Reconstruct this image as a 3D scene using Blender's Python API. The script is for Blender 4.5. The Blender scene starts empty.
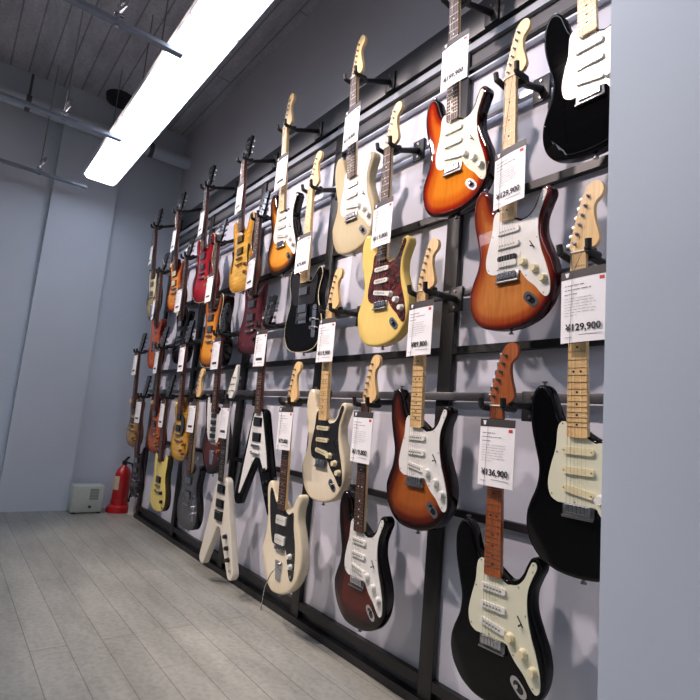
import bpy, bmesh, math, random
import numpy as np
from mathutils import Vector, Matrix
from mathutils.geometry import delaunay_2d_cdt
random.seed(7)
C = bpy.context.scene.collection
EYE = 0.9675            # camera height; rack heights below are measured from the eye and shifted
PI = math.pi

# ------------------------------------------------------------------ materials
MATS = {}
def srgb(c):
    return tuple(((v/255)/12.92 if v/255 <= .04045 else ((v/255+.055)/1.055)**2.4) for v in c) + (1,)
def nodes(name):
    m = bpy.data.materials.new(name); m.use_nodes = True
    nt = m.node_tree; b = nt.nodes['Principled BSDF']
    return m, nt, b
def plain(name, col, rough=.5, metal=0, coat=0, var=.06, scale=30, bump=0, spec=.5):
    """one colour with a little procedural wear"""
    if name in MATS: return MATS[name]
    m, nt, b = nodes(name)
    c = srgb(col)
    tc = nt.nodes.new('ShaderNodeTexCoord')
    n = nt.nodes.new('ShaderNodeTexNoise'); n.inputs['Scale'].default_value = scale; n.inputs['Detail'].default_value = 3
    nt.links.new(tc.outputs['Object'], n.inputs['Vector'])
    r = nt.nodes.new('ShaderNodeValToRGB')
    r.color_ramp.elements[0].position = .3; r.color_ramp.elements[1].position = .7
    r.color_ramp.elements[0].color = tuple(x*(1-var) for x in c[:3])+(1,)
    r.color_ramp.elements[1].color = tuple(min(1, x*(1+var)) for x in c[:3])+(1,)
    nt.links.new(n.outputs['Fac'], r.inputs['Fac']); nt.links.new(r.outputs['Color'], b.inputs['Base Color'])
    b.inputs['Roughness'].default_value = rough; b.inputs['Metallic'].default_value = metal
    b.inputs['Coat Weight'].default_value = coat; b.inputs['Coat Roughness'].default_value = .04
    b.inputs['Specular IOR Level'].default_value = spec
    if bump:
        bp = nt.nodes.new('ShaderNodeBump'); bp.inputs['Strength'].default_value = bump; bp.inputs['Distance'].default_value = .01
        nt.links.new(n.outputs['Fac'], bp.inputs['Height']); nt.links.new(bp.outputs['Normal'], b.inputs['Normal'])
    MATS[name] = m
    return m
def wood(name, c1, c2, rough=.35, coat=.2, sc=(60, 60, 3)):
    if name in MATS: return MATS[name]
    m, nt, b = nodes(name)
    tc = nt.nodes.new('ShaderNodeTexCoord'); mp = nt.nodes.new('ShaderNodeMapping'); mp.inputs['Scale'].default_value = sc
    n = nt.nodes.new('ShaderNodeTexNoise'); n.inputs['Scale'].default_value = 2.5; n.inputs['Detail'].default_value = 5
    r = nt.nodes.new('ShaderNodeValToRGB'); r.color_ramp.elements[0].position = .3; r.color_ramp.elements[1].position = .72
    r.color_ramp.elements[0].color = srgb(c1); r.color_ramp.elements[1].color = srgb(c2)
    nt.links.new(tc.outputs['Object'], mp.inputs['Vector']); nt.links.new(mp.outputs['Vector'], n.inputs['Vector'])
    nt.links.new(n.outputs['Fac'], r.inputs['Fac']); nt.links.new(r.outputs['Color'], b.inputs['Base Color'])
    b.inputs['Roughness'].default_value = rough; b.inputs['Coat Weight'].default_value = coat; b.inputs['Coat Roughness'].default_value = .1
    MATS[name] = m
    return m
def finish(name, stops, grain=.12, coat=.8, flame=0):
    """lacquer: colour follows the sprayed distance from the body's rim (attribute rim, metres)"""
    if name in MATS: return MATS[name]
    m, nt, b = nodes(name)
    at = nt.nodes.new('ShaderNodeAttribute'); at.attribute_name = 'rim'
    tc = nt.nodes.new('ShaderNodeTexCoord'); mp = nt.nodes.new('ShaderNodeMapping'); mp.inputs['Scale'].default_value = (40, 1, 5) if not flame else (4, 1, 30)
    n = nt.nodes.new('ShaderNodeTexNoise'); n.inputs['Scale'].default_value = 2; n.inputs['Detail'].default_value = 4
    nt.links.new(tc.outputs['Object'], mp.inputs['Vector']); nt.links.new(mp.outputs['Vector'], n.inputs['Vector'])
    k = nt.nodes.new('ShaderNodeMath'); k.operation = 'MULTIPLY'; k.inputs[1].default_value = 10
    nt.links.new(at.outputs['Fac'], k.inputs[0])
    r = nt.nodes.new('ShaderNodeValToRGB'); r.color_ramp.interpolation = 'EASE'
    while len(r.color_ramp.elements) < len(stops): r.color_ramp.elements.new(.5)
    for e, (p, c) in zip(r.color_ramp.elements, stops):
        e.position = p*10; e.color = srgb(c)
    nt.links.new(k.outputs[0], r.inputs['Fac'])
    mr = nt.nodes.new('ShaderNodeMapRange'); mr.inputs['From Min'].default_value = .3; mr.inputs['From Max'].default_value = .7
    mr.inputs['To Min'].default_value = 1-grain-(.25 if flame else 0); mr.inputs['To Max'].default_value = 1+grain
    nt.links.new(n.outputs['Fac'], mr.inputs['Value'])
    mx = nt.nodes.new('ShaderNodeVectorMath'); mx.operation = 'SCALE'
    nt.links.new(r.outputs['Color'], mx.inputs[0]); nt.links.new(mr.outputs['Result'], mx.inputs['Scale'])
    nt.links.new(mx.outputs['Vector'], b.inputs['Base Color'])
    b.inputs['Roughness'].default_value = .4; b.inputs['Specular IOR Level'].default_value = 0; b.inputs['Coat Weight'].default_value = coat; b.inputs['Coat Roughness'].default_value = .03
    MATS[name] = m
    return m
def emit(name, col, s):
    if name in MATS: return MATS[name]
    m, nt, b = nodes(name)
    b.inputs['Base Color'].default_value = srgb(col); b.inputs['Emission Color'].default_value = srgb(col); b.inputs['Emission Strength'].default_value = s
    MATS[name] = m; return m

def m_wall(name, c1, c2, sc=1.4, bump=.08):
    m, nt, b = nodes(name)
    tc = nt.nodes.new('ShaderNodeTexCoord')
    n = nt.nodes.new('ShaderNodeTexNoise'); n.inputs['Scale'].default_value = sc; n.inputs['Detail'].default_value = 6
    n2 = nt.nodes.new('ShaderNodeTexNoise'); n2.inputs['Scale'].default_value = 60; n2.inputs['Detail'].default_value = 3
    r = nt.nodes.new('ShaderNodeValToRGB'); r.color_ramp.elements[0].position = .3; r.color_ramp.elements[1].position = .7
    r.color_ramp.elements[0].color = srgb(c1); r.color_ramp.elements[1].color = srgb(c2)
    nt.links.new(tc.outputs['Object'], n.inputs['Vector']); nt.links.new(tc.outputs['Object'], n2.inputs['Vector'])
    nt.links.new(n.outputs['Fac'], r.inputs['Fac']); nt.links.new(r.outputs['Color'], b.inputs['Base Color'])
    bp = nt.nodes.new('ShaderNodeBump'); bp.inputs['Strength'].default_value = bump; bp.inputs['Distance'].default_value = .01
    nt.links.new(n2.outputs['Fac'], bp.inputs['Height']); nt.links.new(bp.outputs['Normal'], b.inputs['Normal'])
    b.inputs['Roughness'].default_value = .8
    return m
def m_boards(name, c1, c2, seam, width, length, seamw=.012, rough=.5, axis='X', stain=.35):
    """boards running along X, worn paint"""
    m, nt, b = nodes(name)
    tc = nt.nodes.new('ShaderNodeTexCoord')
    mp = nt.nodes.new('ShaderNodeMapping'); mp.inputs['Location'].default_value = (0, -.03, 0)
    br = nt.nodes.new('ShaderNodeTexBrick'); br.inputs['Scale'].default_value = 1
    br.inputs['Brick Width'].default_value = length; br.inputs['Row Height'].default_value = width
    br.inputs['Mortar Size'].default_value = width*seamw; br.inputs['Mortar Smooth'].default_value = .3
    br.inputs['Color1'].default_value = srgb(c1); br.inputs['Color2'].default_value = srgb(c2); br.inputs['Mortar'].default_value = srgb(seam)
    br.offset = .37
    nt.links.new(tc.outputs['Object'], mp.inputs['Vector']); nt.links.new(mp.outputs['Vector'], br.inputs['Vector'])
    mp2 = nt.nodes.new('ShaderNodeMapping'); mp2.inputs['Scale'].default_value = (1.2, 5, 1)
    n = nt.nodes.new('ShaderNodeTexNoise'); n.inputs['Scale'].default_value = 1.6; n.inputs['Detail'].default_value = 8; n.inputs['Roughness'].default_value = .65
    nt.links.new(tc.outputs['Object'], mp2.inputs['Vector']); nt.links.new(mp2.outputs['Vector'], n.inputs['Vector'])
    n3 = nt.nodes.new('ShaderNodeTexNoise'); n3.inputs['Scale'].default_value = 45; n3.inputs['Detail'].default_value = 4
    nt.links.new(tc.outputs['Object'], n3.inputs['Vector'])
    a = nt.nodes.new('ShaderNodeMapRange'); a.inputs['From Min'].default_value = .3; a.inputs['From Max'].default_value = .68
    a.inputs['To Min'].default_value = 1-stain; a.inputs['To Max'].default_value = 1.08
    nt.links.new(n.outputs['Fac'], a.inputs['Value'])
    a2 = nt.nodes.new('ShaderNodeMapRange'); a2.inputs['From Min'].default_value = .25; a2.inputs['From Max'].default_value = .6
    a2.inputs['To Min'].default_value = .8; a2.inputs['To Max'].default_value = 1.03
    nt.links.new(n3.outputs['Fac'], a2.inputs['Value'])
    ml = nt.nodes.new('ShaderNodeMath'); ml.operation = 'MULTIPLY'
    nt.links.new(a.outputs['Result'], ml.inputs[0]); nt.links.new(a2.outputs['Result'], ml.inputs[1])
    mx = nt.nodes.new('ShaderNodeVectorMath'); mx.operation = 'SCALE'
    nt.links.new(br.outputs['Color'], mx.inputs[0]); nt.links.new(ml.outputs[0], mx.inputs['Scale'])
    nt.links.new(mx.outputs['Vector'], b.inputs['Base Color'])
    b.inputs['Roughness'].default_value = rough
    return m

BLACKM = plain('black powder coat', (22, 22, 24), .45, 0, 0, .1, 40)
CHAR = plain('charcoal track steel', (62, 63, 66), .4, .3, 0, .08, 12)
SILVER = plain('brushed aluminium and lit steel', (176, 180, 188), .35, .6, 0, .05, 20)
GREYBAR = plain('grey hanging bar', (92, 92, 96), .4, .4, 0, .06, 20)
PANEL = m_wall('pale grey rack panel', (200, 203, 216), (210, 212, 224), 1.2, .03)
RUBBER = plain('black rubber', (16, 16, 17), .6)
CHROME = plain('chrome', (205, 205, 208), .18, 1, 0, .03)
NICKEL = plain('dull nickel', (150, 150, 152), .3, 1, 0, .05)
GOLD = plain('gold hardware', (200, 165, 80), .25, 1)
DARKM = plain('black hardware', (25, 25, 27), .3, .5)
STRING = plain('steel string', (165, 162, 158), .35, 1)
FRET = plain('fret wire', (190, 185, 170), .3, 1)
MAPLE = wood('maple neck', (222, 182, 122), (238, 205, 150))
ROAST = wood('roasted maple neck', (140, 72, 36), (176, 98, 52))
ROSE = wood('rosewood fretboard', (58, 38, 32), (92, 64, 54), .5, 0)
MAHO = wood('mahogany neck', (92, 42, 30), (120, 58, 40))
EBON = wood('dark fretboard', (30, 24, 24), (52, 42, 40), .5, 0)
DOT_D = plain('black dot', (35, 30, 28), .5)
DOT_L = plain('pearl dot', (225, 222, 212), .3)
BONE = plain('bone nut', (232, 226, 208), .4)
CARD = plain('white price card', (238, 238, 240), .5, 0, 0, .01)
CARDH = plain('charcoal card header', (58, 54, 54), .5)
INK = plain('black ink', (28, 28, 30), .6)
GREYINK = plain('grey small print', (150, 150, 156), .6)
REDINK = plain('red stamp ink', (196, 54, 54), .6)
TWINE = plain('thin black cord', (45, 45, 48), .7)
WHITEP = plain('white plastic', (226, 226, 218), .3, 0, .3, .02)
CREAMP = plain('aged cream plastic', (226, 216, 176), .3, 0, .3, .02)
BLACKP = plain('black plastic', (18, 18, 20), .25, 0, .4)

# ------------------------------------------------------------------ mesh helpers
def link(name, me, mat=None, parent=None, smooth=False):
    o = bpy.data.objects.new(name, me); C.objects.link(o)
    if mat and not me.materials: me.materials.append(mat)
    if parent: o.parent = parent
    return o
def obj(name, bm, mat, parent=None, smooth=False):
    bmesh.ops.recalc_face_normals(bm, faces=bm.faces[:])
    me = bpy.data.meshes.new(name); bm.to_mesh(me); bm.free()
    if smooth:
        for p in me.polygons: p.use_smooth = True
        if smooth == 'auto': me.set_sharp_from_angle(angle=math.radians(40))
    return link(name, me, mat, parent)
def empty(name, loc=(0, 0, 0), rot=(0, 0, 0)):
    o = bpy.data.objects.new(name, None); C.objects.link(o); o.location = loc; o.rotation_euler = rot; o.empty_display_size = .05
    return o
def tag(o, label, cat=None, group=None, kind=None):
    if label: o['label'] = label
    if cat: o['category'] = cat
    if group: o['group'] = group
    if kind: o['kind'] = kind
    return o
def add_box(bm, c, s, rot=None, bev=0):
    r = bmesh.ops.create_cube(bm, size=1)
    vs = r['verts']
    M = Matrix.Translation(c) @ (rot.to_4x4() if rot else Matrix.Identity(4)) @ Matrix.Diagonal((s[0], s[1], s[2], 1))
    bmesh.ops.transform(bm, matrix=M, verts=vs)
    if bev:
        es = list({e for v in vs for e in v.link_edges})
        bmesh.ops.bevel(bm, geom=es, offset=bev, segments=2, affect='EDGES', profile=.5)
def box(name, lo, hi, mat, parent=None, bev=0):
    bm = bmesh.new(); c = [(a+b)/2 for a, b in zip(lo, hi)]; s = [abs(b-a) for a, b in zip(lo, hi)]
    add_box(bm, c, s, None, bev)
    return obj(name, bm, mat, parent, 'auto' if bev else False)
def add_cyl(bm, p, q, r, r2=None, n=12, caps=True):
    p, q = Vector(p), Vector(q); d = q-p
    M = Matrix.Translation((p+q)/2) @ d.to_track_quat('Z', 'Y').to_matrix().to_4x4()
    bmesh.ops.create_cone(bm, cap_ends=caps, segments=n, radius1=r, radius2=r if r2 is None else r2, depth=d.length, matrix=M)
def add_tube(bm, pts, r, n=8):
    pts = [Vector(p) for p in pts]; rings = []
    for i, p in enumerate(pts):
        d = (pts[min(i+1, len(pts)-1)]-pts[max(i-1, 0)]).normalized()
        M = d.to_track_quat('Z', 'Y').to_matrix()
        rr = r[i] if isinstance(r, (list, tuple)) else r
        rings.append([bm.verts.new(p + M @ Vector((rr*math.cos(2*PI*k/n), rr*math.sin(2*PI*k/n), 0))) for k in range(n)])
    for a, b in zip(rings, rings[1:]):
        for k in range(n): bm.faces.new((a[k], a[(k+1) % n], b[(k+1) % n], b[k]))
    bm.faces.new(rings[0]); bm.faces.new(rings[-1])
def add_plate(bm, pts, y0, y1):
    """flat plate: outline (x,z), front at y0, back at y1"""
    f = [bm.verts.new((x, y0, z)) for x, z in pts]; b = [bm.verts.new((x, y1, z)) for x, z in pts]
    n = len(pts)
    ff = bm.faces.new(f); fb = bm.faces.new(b[::-1])
    for i in range(n): bm.faces.new((f[i], b[i], b[(i+1) % n], f[(i+1) % n]))
    ff.normal_update(); fb.normal_update()
    bmesh.ops.triangulate(bm, faces=[ff, fb], ngon_method='EAR_CLIP')
def catmull(P, k=6, closed=True):
    out = []; n = len(P)
    for i in range(n if closed else n-1):
        p0, p1, p2, p3 = [Vector(P[j % n] if closed else P[max(0, min(n-1, j))]) for j in (i-1, i, i+1, i+2)]
        for s in range(k):
            t = s/k
            q = .5*((2*p1)+(p2-p0)*t+(2*p0-5*p1+4*p2-p3)*t*t+(3*p1-p0-3*p2+p3)*t**3)
            out.append((q.x, q.y))
    return out
def rcorner(P, r=.01, k=4):
    """polygon with rounded corners"""
    out = []; n = len(P)
    for i in range(n):
        p = Vector(P[i]); a = Vector(P[i-1])-p; b = Vector(P[(i+1) % n])-p
        rr = min(r, a.length*.45, b.length*.45)
        s = p+a.normalized()*rr; e = p+b.normalized()*rr
        for j in range(k+1):
            t = j/k; q = s*(1-t)**2+p*2*t*(1-t)+e*t*t
            out.append((q.x, q.y))
    return out
def densify(P, step=.012):
    out = []; n = len(P)
    for i in range(n):
        a, b = Vector(P[i]), Vector(P[(i+1) % n]); m = max(1, int((b-a).length/step))
        for j in range(m):
            q = a.lerp(b, j/m); out.append((q.x, q.y))
    return out
def mirror(P):
    """left half, top to bottom, both ends near x=0 -> closed outline"""
    return P + [(-x, z) for x, z in P[::-1] if abs(x) > 1e-6]

# ------------------------------------------------------------------ outlines, metres from the nut, seen from the front
OUT = {}
OUT['strat'] = catmull([(-.029, -.442), (-.044, -.444), (-.060, -.434), (-.073, -.405), (-.086, -.368), (-.104, -.349), (-.126, -.351), (-.142, -.378), (-.147, -.415),
    (-.143, -.465), (-.130, -.520), (-.119, -.570), (-.125, -.618), (-.147, -.670), (-.161, -.722), (-.153, -.770), (-.118, -.808), (-.060, -.826),
    (0, -.829), (.055, -.820), (.108, -.795), (.146, -.748), (.161, -.692), (.155, -.640), (.136, -.592), (.119, -.545), (.118, -.500), (.132, -.462),
    (.145, -.434), (.144, -.415), (.131, -.403), (.113, -.407), (.100, -.428), (.088, -.454), (.070, -.475), (.048, -.483), (.029, -.478)])
OUT['jazzmaster'] = catmull([(-.029, -.445), (-.052, -.446), (-.075, -.425), (-.098, -.392), (-.124, -.370), (-.146, -.385), (-.151, -.425), (-.141, -.48),
    (-.132, -.53), (-.137, -.60), (-.162, -.68), (-.172, -.745), (-.150, -.805), (-.09, -.843), (-.01, -.848), (.07, -.825), (.135, -.77), (.168, -.70),
    (.168, -.63), (.147, -.565), (.125, -.51), (.125, -.462), (.139, -.425), (.135, -.403), (.115, -.40), (.092, -.43), (.07, -.465), (.048, -.482), (.029, -.48)])
OUT['tele'] = catmull([(-.028, -.430), (-.055, -.427), (-.085, -.405), (-.118, -.398), (-.142, -.425), (-.141, -.48), (-.124, -.54), (-.126, -.59), (-.148, -.645),
    (-.160, -.70), (-.148, -.765), (-.10, -.812), (0, -.826), (.10, -.812), (.148, -.765), (.160, -.70), (.148, -.645), (.125, -.592), (.117, -.545),
    (.127, -.50), (.140, -.46), (.134, -.428), (.114, -.420), (.092, -.436), (.07, -.465), (.046, -.478), (.028, -.474)])
OUT['lespaul'] = catmull([(-.028, -.385), (-.06, -.378), (-.10, -.379), (-.132, -.40), (-.143, -.44), (-.136, -.49), (-.119, -.535), (-.116, -.572), (-.13, -.615),
    (-.155, -.66), (-.166, -.71), (-.150, -.765), (-.10, -.803), (0, -.815), (.10, -.803), (.150, -.765), (.166, -.71), (.155, -.66), (.13, -.615),
    (.114, -.57), (.112, -.53), (.123, -.49), (.137, -.455), (.132, -.432), (.115, -.426), (.095, -.44), (.075, -.47), (.05, -.483), (.028, -.478)])
OUT['sg'] = catmull(mirror([(0, -.462), (-.028, -.462), (-.052, -.465), (-.075, -.452), (-.098, -.425), (-.116, -.405), (-.124, -.415), (-.120, -.46), (-.113, -.50), (-.114, -.55),
    (-.128, -.60), (-.155, -.66), (-.164, -.71), (-.146, -.765), (-.09, -.797), (0, -.803)]))
OUT['semi'] = catmull(mirror([(0, -.452), (-.028, -.452), (-.055, -.455), (-.075, -.43), (-.092, -.39), (-.12, -.367), (-.150, -.376), (-.163, -.41), (-.156, -.465), (-.138, -.515), (-.135, -.56),
    (-.152, -.61), (-.184, -.665), (-.197, -.72), (-.180, -.785), (-.125, -.83), (0, -.845)]))
OUT['semi'] = [(x*.92, z) for x, z in OUT['semi']]
OUT['junior'] = catmull(mirror([(0, -.46), (-.028, -.46), (-.055, -.46), (-.08, -.432), (-.108, -.412), (-.130, -.428), (-.132, -.48), (-.118, -.54), (-.12, -.59), (-.145, -.65),
    (-.158, -.71), (-.145, -.765), (-.09, -.80), (0, -.81)]))
OUT['vee'] = densify(rcorner(mirror([(-.030, -.440), (-.062, -.455), (-.075, -.50), (-.215, -.925), (-.190, -.955), (-.155, -.955), (-.016, -.715)]), .02), .014)
THICK = dict(strat=.045, jazzmaster=.045, tele=.045, lespaul=.052, sg=.036, semi=.048, junior=.045, vee=.038)

def body_mesh(kind, thick=None, cache={}):
    key = (kind, thick)
    if key in cache: return cache[key].copy()
    P = OUT[kind] if kind == 'vee' else densify(OUT[kind], .02)
    A = np.array(P); n = len(A); B = np.roll(A, -1, 0)
    area = .5*np.sum(A[:, 0]*B[:, 1]-B[:, 0]*A[:, 1])
    if area < 0: A = A[::-1].copy(); B = np.roll(A, -1, 0)
    def dist(q):
        d = B-A; t = np.clip(np.sum((q-A)*d, 1)/np.maximum(np.sum(d*d, 1), 1e-12), 0, 1)
        return float(np.min(np.linalg.norm(A+d*t[:, None]-q, axis=1)))
    def inside(q):
        c = False
        for i in range(n):
            x1, y1 = A[i]; x2, y2 = B[i]
            if (y1 > q[1]) != (y2 > q[1]) and q[0] < (x2-x1)*(q[1]-y1)/(y2-y1)+x1: c = not c
        return c
    tang = np.roll(A, -1, 0)-np.roll(A, 1, 0); tang /= np.linalg.norm(tang, axis=1)[:, None]
    nrm = np.stack([-tang[:, 1], tang[:, 0]], 1)
    pts = [tuple(a) for a in A]; dd = [0.]*n
    for off in (.0012, .0035, .0075, .013):
        for a, m in zip(A, nrm):
            q = a+m*off
            if inside(q):
                d = dist(q)
                if d > off*.93: pts.append(tuple(q)); dd.append(d)
    x0, x1, z0, z1 = A[:, 0].min(), A[:, 0].max(), A[:, 1].min(), A[:, 1].max(); st = .013
    z = z0; row = 0
    while z < z1:
        x = x0+(st/2 if row % 2 else 0)
        while x < x1:
            q = np.array((x, z))
            if inside(q):
                d = dist(q)
                if d > .019: pts.append((x, z)); dd.append(d)
            x += st
        z += st*.87; row += 1
    r = delaunay_2d_cdt([Vector(p) for p in pts], [(i, (i+1) % n) for i in range(n)], [], 1, 1e-6)
    vs, faces, orig = r[0], r[2], r[3]
    T = thick or THICK[kind]; R = .009 if kind in ('strat', 'jazzmaster') else .004
    if kind == 'sg': R = .004
    bm = bmesh.new(); lay = bm.verts.layers.float.new('rim')
    def surf(p, d, back):
        y = 0
        if d < R: y = R-math.sqrt(max(0, R*R-(R-d)**2))
        if kind == 'lespaul' and not back: y += .012*(1-min(1, d/.085))**1.6
        if kind == 'semi': y += .010*(1-min(1, d/.09))**1.6
        if kind == 'sg' and d < .018: y += .008*(1-d/.018)
        if kind in ('strat', 'jazzmaster') and not back:      # forearm contour on the bass side
            a = Vector((-.172, -.655)); b = Vector((-.055, -.84)); t = (b-a).normalized()
            s = (p[0]-a.x)*t.y-(p[1]-a.y)*t.x
            y += max(0, s)*.30
        return min(y, T*.45)
    fr = []; bk = []; dist0 = []
    for v, o in zip(vs, orig):
        d = dd[o[0]] if o else 0
        dist0.append(d)
        a = bm.verts.new((v.x, surf(v, d, False), v.y)); a[lay] = d+.0001
        fr.append(a)
        if d == 0: b = bm.verts.new((v.x, T-surf(v, d, True), v.y))
        else: b = bm.verts.new((v.x, T-surf(v, d, True), v.y))
        b[lay] = 0.; bk.append(b)
    for f in faces:
        try: bm.faces.new([fr[i] for i in f]); bm.faces.new([bk[i] for i in f[::-1]])
        except ValueError: pass
    idx = {o[0]: i for i, o in enumerate(orig) if o}
    for i in range(n):
        a, b = idx.get(i), idx.get((i+1) % n)
        if a is None or b is None or a == b: continue
        try: bm.faces.new((fr[a], bk[a], bk[b], fr[b]))
        except ValueError: pass
    bmesh.ops.recalc_face_normals(bm, faces=bm.faces[:])
    me = bpy.data.meshes.new('body'); bm.to_mesh(me); bm.free()
    for p in me.polygons: p.use_smooth = True
    cache[key] = me
    return me.copy()

HEAD = {}
HEAD['fender'] = catmull([(-.0215, 0), (-.0225, .010), (-.031, .020), (-.028, .045), (-.021, .085), (-.012, .130), (-.004, .160), (.006, .180), (.024, .189), (.042, .182),
    (.051, .163), (.046, .145), (.034, .134), (.029, .120), (.031, .098), (.038, .073), (.047, .048), (.050, .030), (.042, .016), (.028, .009), (.0215, 0)], 4)
HEAD['fender'] = [(x+max(0, z-.03)*.085, z) for x, z in HEAD['fender']]
HEAD['gibson'] = rcorner(mirror([(-.0215, 0), (-.034, .022), (-.038, .05), (-.035, .11), (-.043, .158), (-.022, .172), (0, .160)]), .008, 3)
HEAD['vee'] = rcorner(mirror([(-.0215, 0), (-.042, .045), (-.036, .10), (-.012, .195), (0, .20)]), .008, 3)

# pickguards
PG = {}
PG['strat'] = catmull([(-.034, -.446), (-.052, -.447), (-.060, -.465), (-.064, -.510), (-.077, -.555), (-.086, -.600), (-.080, -.634), (-.062, -.648), (-.045, -.650), (.0, -.650), (.042, -.650),
    (.054, -.664), (.072, -.686), (.098, -.708), (.118, -.732), (.134, -.744), (.146, -.732), (.146, -.695), (.134, -.648), (.117, -.600), (.106, -.545), (.107, -.495), (.120, -.458),
    (.132, -.432), (.131, -.418), (.120, -.416), (.110, -.434), (.097, -.464), (.076, -.486), (.052, -.492), (.034, -.490)], 4)
PG['jazzmaster'] = catmull([(-.034, -.455), (-.060, -.458), (-.075, -.44), (-.095, -.41), (-.112, -.40), (-.118, -.43), (-.108, -.50), (-.098, -.55), (-.085, -.60), (-.070, -.635), (-.05, -.640), (0, -.640), (.045, -.645),
    (.06, -.68), (.08, -.74), (.10, -.765), (.118, -.745), (.122, -.68), (.115, -.61), (.098, -.55), (.092, -.50), (.085, -.48), (.06, -.492), (.034, -.49)], 4)
PG['tele'] = catmull([(-.034, -.44), (-.062, -.435), (-.09, -.425), (-.115, -.43), (-.124, -.46), (-.116, -.51), (-.104, -.56), (-.085, -.585), (-.04, -.59), (.03, -.59),
    (.075, -.595), (.095, -.585), (.098, -.55), (.105, -.51), (.112, -.47), (.100, -.452), (.084, -.468), (.058, -.487), (.034, -.49)], 4)
PG['lespaul'] = rcorner([(.030, -.49), (.060, -.498), (.085, -.515), (.098, -.54), (.100, -.600), (.075, -.640), (.046, -.640), (.046, -.50)], .012)
PG['sg'] = catmull([(-.034, -.470), (-.060, -.475), (-.070, -.50), (-.052, -.53), (-.052, -.60), (0, -.605), (.052, -.60), (.070, -.64), (.095, -.65), (.098, -.60), (.086, -.54), (.088, -.49), (.075, -.47), (.034, -.470)], 4)
PG['vee'] = rcorner([(-.036, -.455), (.036, -.455), (.052, -.50), (.108, -.66), (.128, -.735), (.095, -.75), (.05, -.69), (.0, -.69), (-.03, -.72), (-.145, -.895), (-.162, -.895), (-.058, -.50)], .012)
PG['offset'] = catmull([(-.034, -.452), (-.070, -.44), (-.095, -.40), (-.110, -.39), (-.115, -.43), (-.108, -.50), (-.10, -.56), (-.08, -.62), (-.04, -.665), (.02, -.67), (.06, -.66), (.088, -.60), (.098, -.53), (.105, -.47), (.09, -.455), (.06, -.485), (.034, -.49)], 4)

SCALE = .648
def fret_z(k, s=SCALE): return -s*(1-2**(-k/12))

def rot2(p, a):
    return (p[0]*math.cos(a)-p[1]*math.sin(a), p[0]*math.sin(a)+p[1]*math.cos(a))
def rrect(w, h, r, c=(0, 0), a=0, k=4):
    P = rcorner([(-w/2, -h/2), (w/2, -h/2), (w/2, h/2), (-w/2, h/2)], r, k)
    return [(rot2(p, a)[0]+c[0], rot2(p, a)[1]+c[1]) for p in P]

def neck_parts(root, board, neckm, joint, dots, headk, headm, tunm, scale, nf=21):
    # neck: loft with a rounded back, flat front
    zend = joint; bm = bmesh.new(); rings = []
    for i in range(9):
        z = .004+(zend-.004)*i/8; w = (.0425+(.056-.0425)*i/8)/2; depth = .021+.003*i/8
        ring = []
        for a in range(9):
            t = PI*a/8; ring.append(bm.verts.new((w*math.cos(t), -.008+depth*math.sin(t)**.8, z)))
        rings.append(ring)
    for a, b in zip(rings, rings[1:]):
        for k in range(8): bm.faces.new((a[k], a[k+1], b[k+1], b[k]))
        bm.faces.new((a[8], a[0], b[0], b[8]))
    bm.faces.new(rings[0]); bm.faces.new(rings[-1][::-1])
    obj('neck', bm, neckm, root, 'auto')
    # fretboard
    bm = bmesh.new(); zb = joint-.004; r = .004
    w0, w1 = .02125, .028
    add_plate(bm, [(-w0, 0), (w0, 0), (w1, zb+r), (w1-r, zb), (-w1+r, zb), (-w1, zb+r)], -.0135, -.0075)
    nb = len(bm.faces)
    for k in range(1, nf+1):
        z = fret_z(k, scale)
        if z < zb+.004: break
        w = w0+(w1-w0)*(z/zb)
        add_box(bm, (0, -.0138, z), (2*w-.001, .0016, .0016))
    bm.faces.ensure_lookup_table()
    for f in bm.faces[nb:]: f.material_index = 1
    nb = len(bm.faces)
    for k in (3, 5, 7, 9, 12, 15, 17, 19, 21):
        z = (fret_z(k, scale)+fret_z(k-1, scale))/2
        if z < zb+.004: continue
        for x in ((-.010, .010) if k == 12 else (0,)):
            if dots == 'block': add_box(bm, (x, -.0137, z), (.026, .0006, .010))
            else: add_cyl(bm, (x, -.0133, z), (x, -.0139, z), .0032, n=10)
    bm.faces.ensure_lookup_table()
    for f in bm.faces[nb:]: f.material_index = 2
    fb = obj('fretboard', bm, board, root); fb.data.materials.append(FRET); fb.data.materials.append(DOT_L if dots != 'dark' else DOT_D)
    bm = bmesh.new(); add_box(bm, (0, -.0125, .002), (.0425, .009, .004), None, .0008); obj('nut', bm, BONE if headk == 'fender' else BLACKP, root)
    # headstock
    bm = bmesh.new(); add_plate(bm, HEAD[headk], -.001, .013)
    if headk != 'fender':
        for v in bm.verts: v.co.y += v.co.z*.16
    hs = obj('headstock', bm, headm, root)
    pegs = []
    if headk == 'fender':
        for k in range(6):
            z = .030+k*.0245; xe = -.028+(.030*(z-.03)/.135)+(z-.03)*.085; pegs.append((xe+.011, z, -1))
    else:
        for s in (-1, 1):
            for k in range(3): pegs.append((s*(.022 if headk == 'gibson' else .024-.006*k), .045+k*.038, s))
    for x, z, s in pegs:
        yo = z*.16 if headk != 'fender' else 0
        bm = bmesh.new()
        add_cyl(bm, (x, -.001+yo, z), (x, -.003+yo, z), .0055, n=12)
        add_cyl(bm, (x, -.003+yo, z), (x, -.013+yo, z), .0032, n=10)
        add_cyl(bm, (x, .017+yo, z), (x+s*.020, .017+yo, z), .0022, n=8)
        add_box(bm, (x, .017+yo, z), (.014, .008, .013), None, .002)
        add_box(bm, (x+s*.027, .017+yo, z), (.015, .007, .017), None, .003)
        obj('tuning_peg', bm, tunm, root, 'auto')
    return pegs

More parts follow.
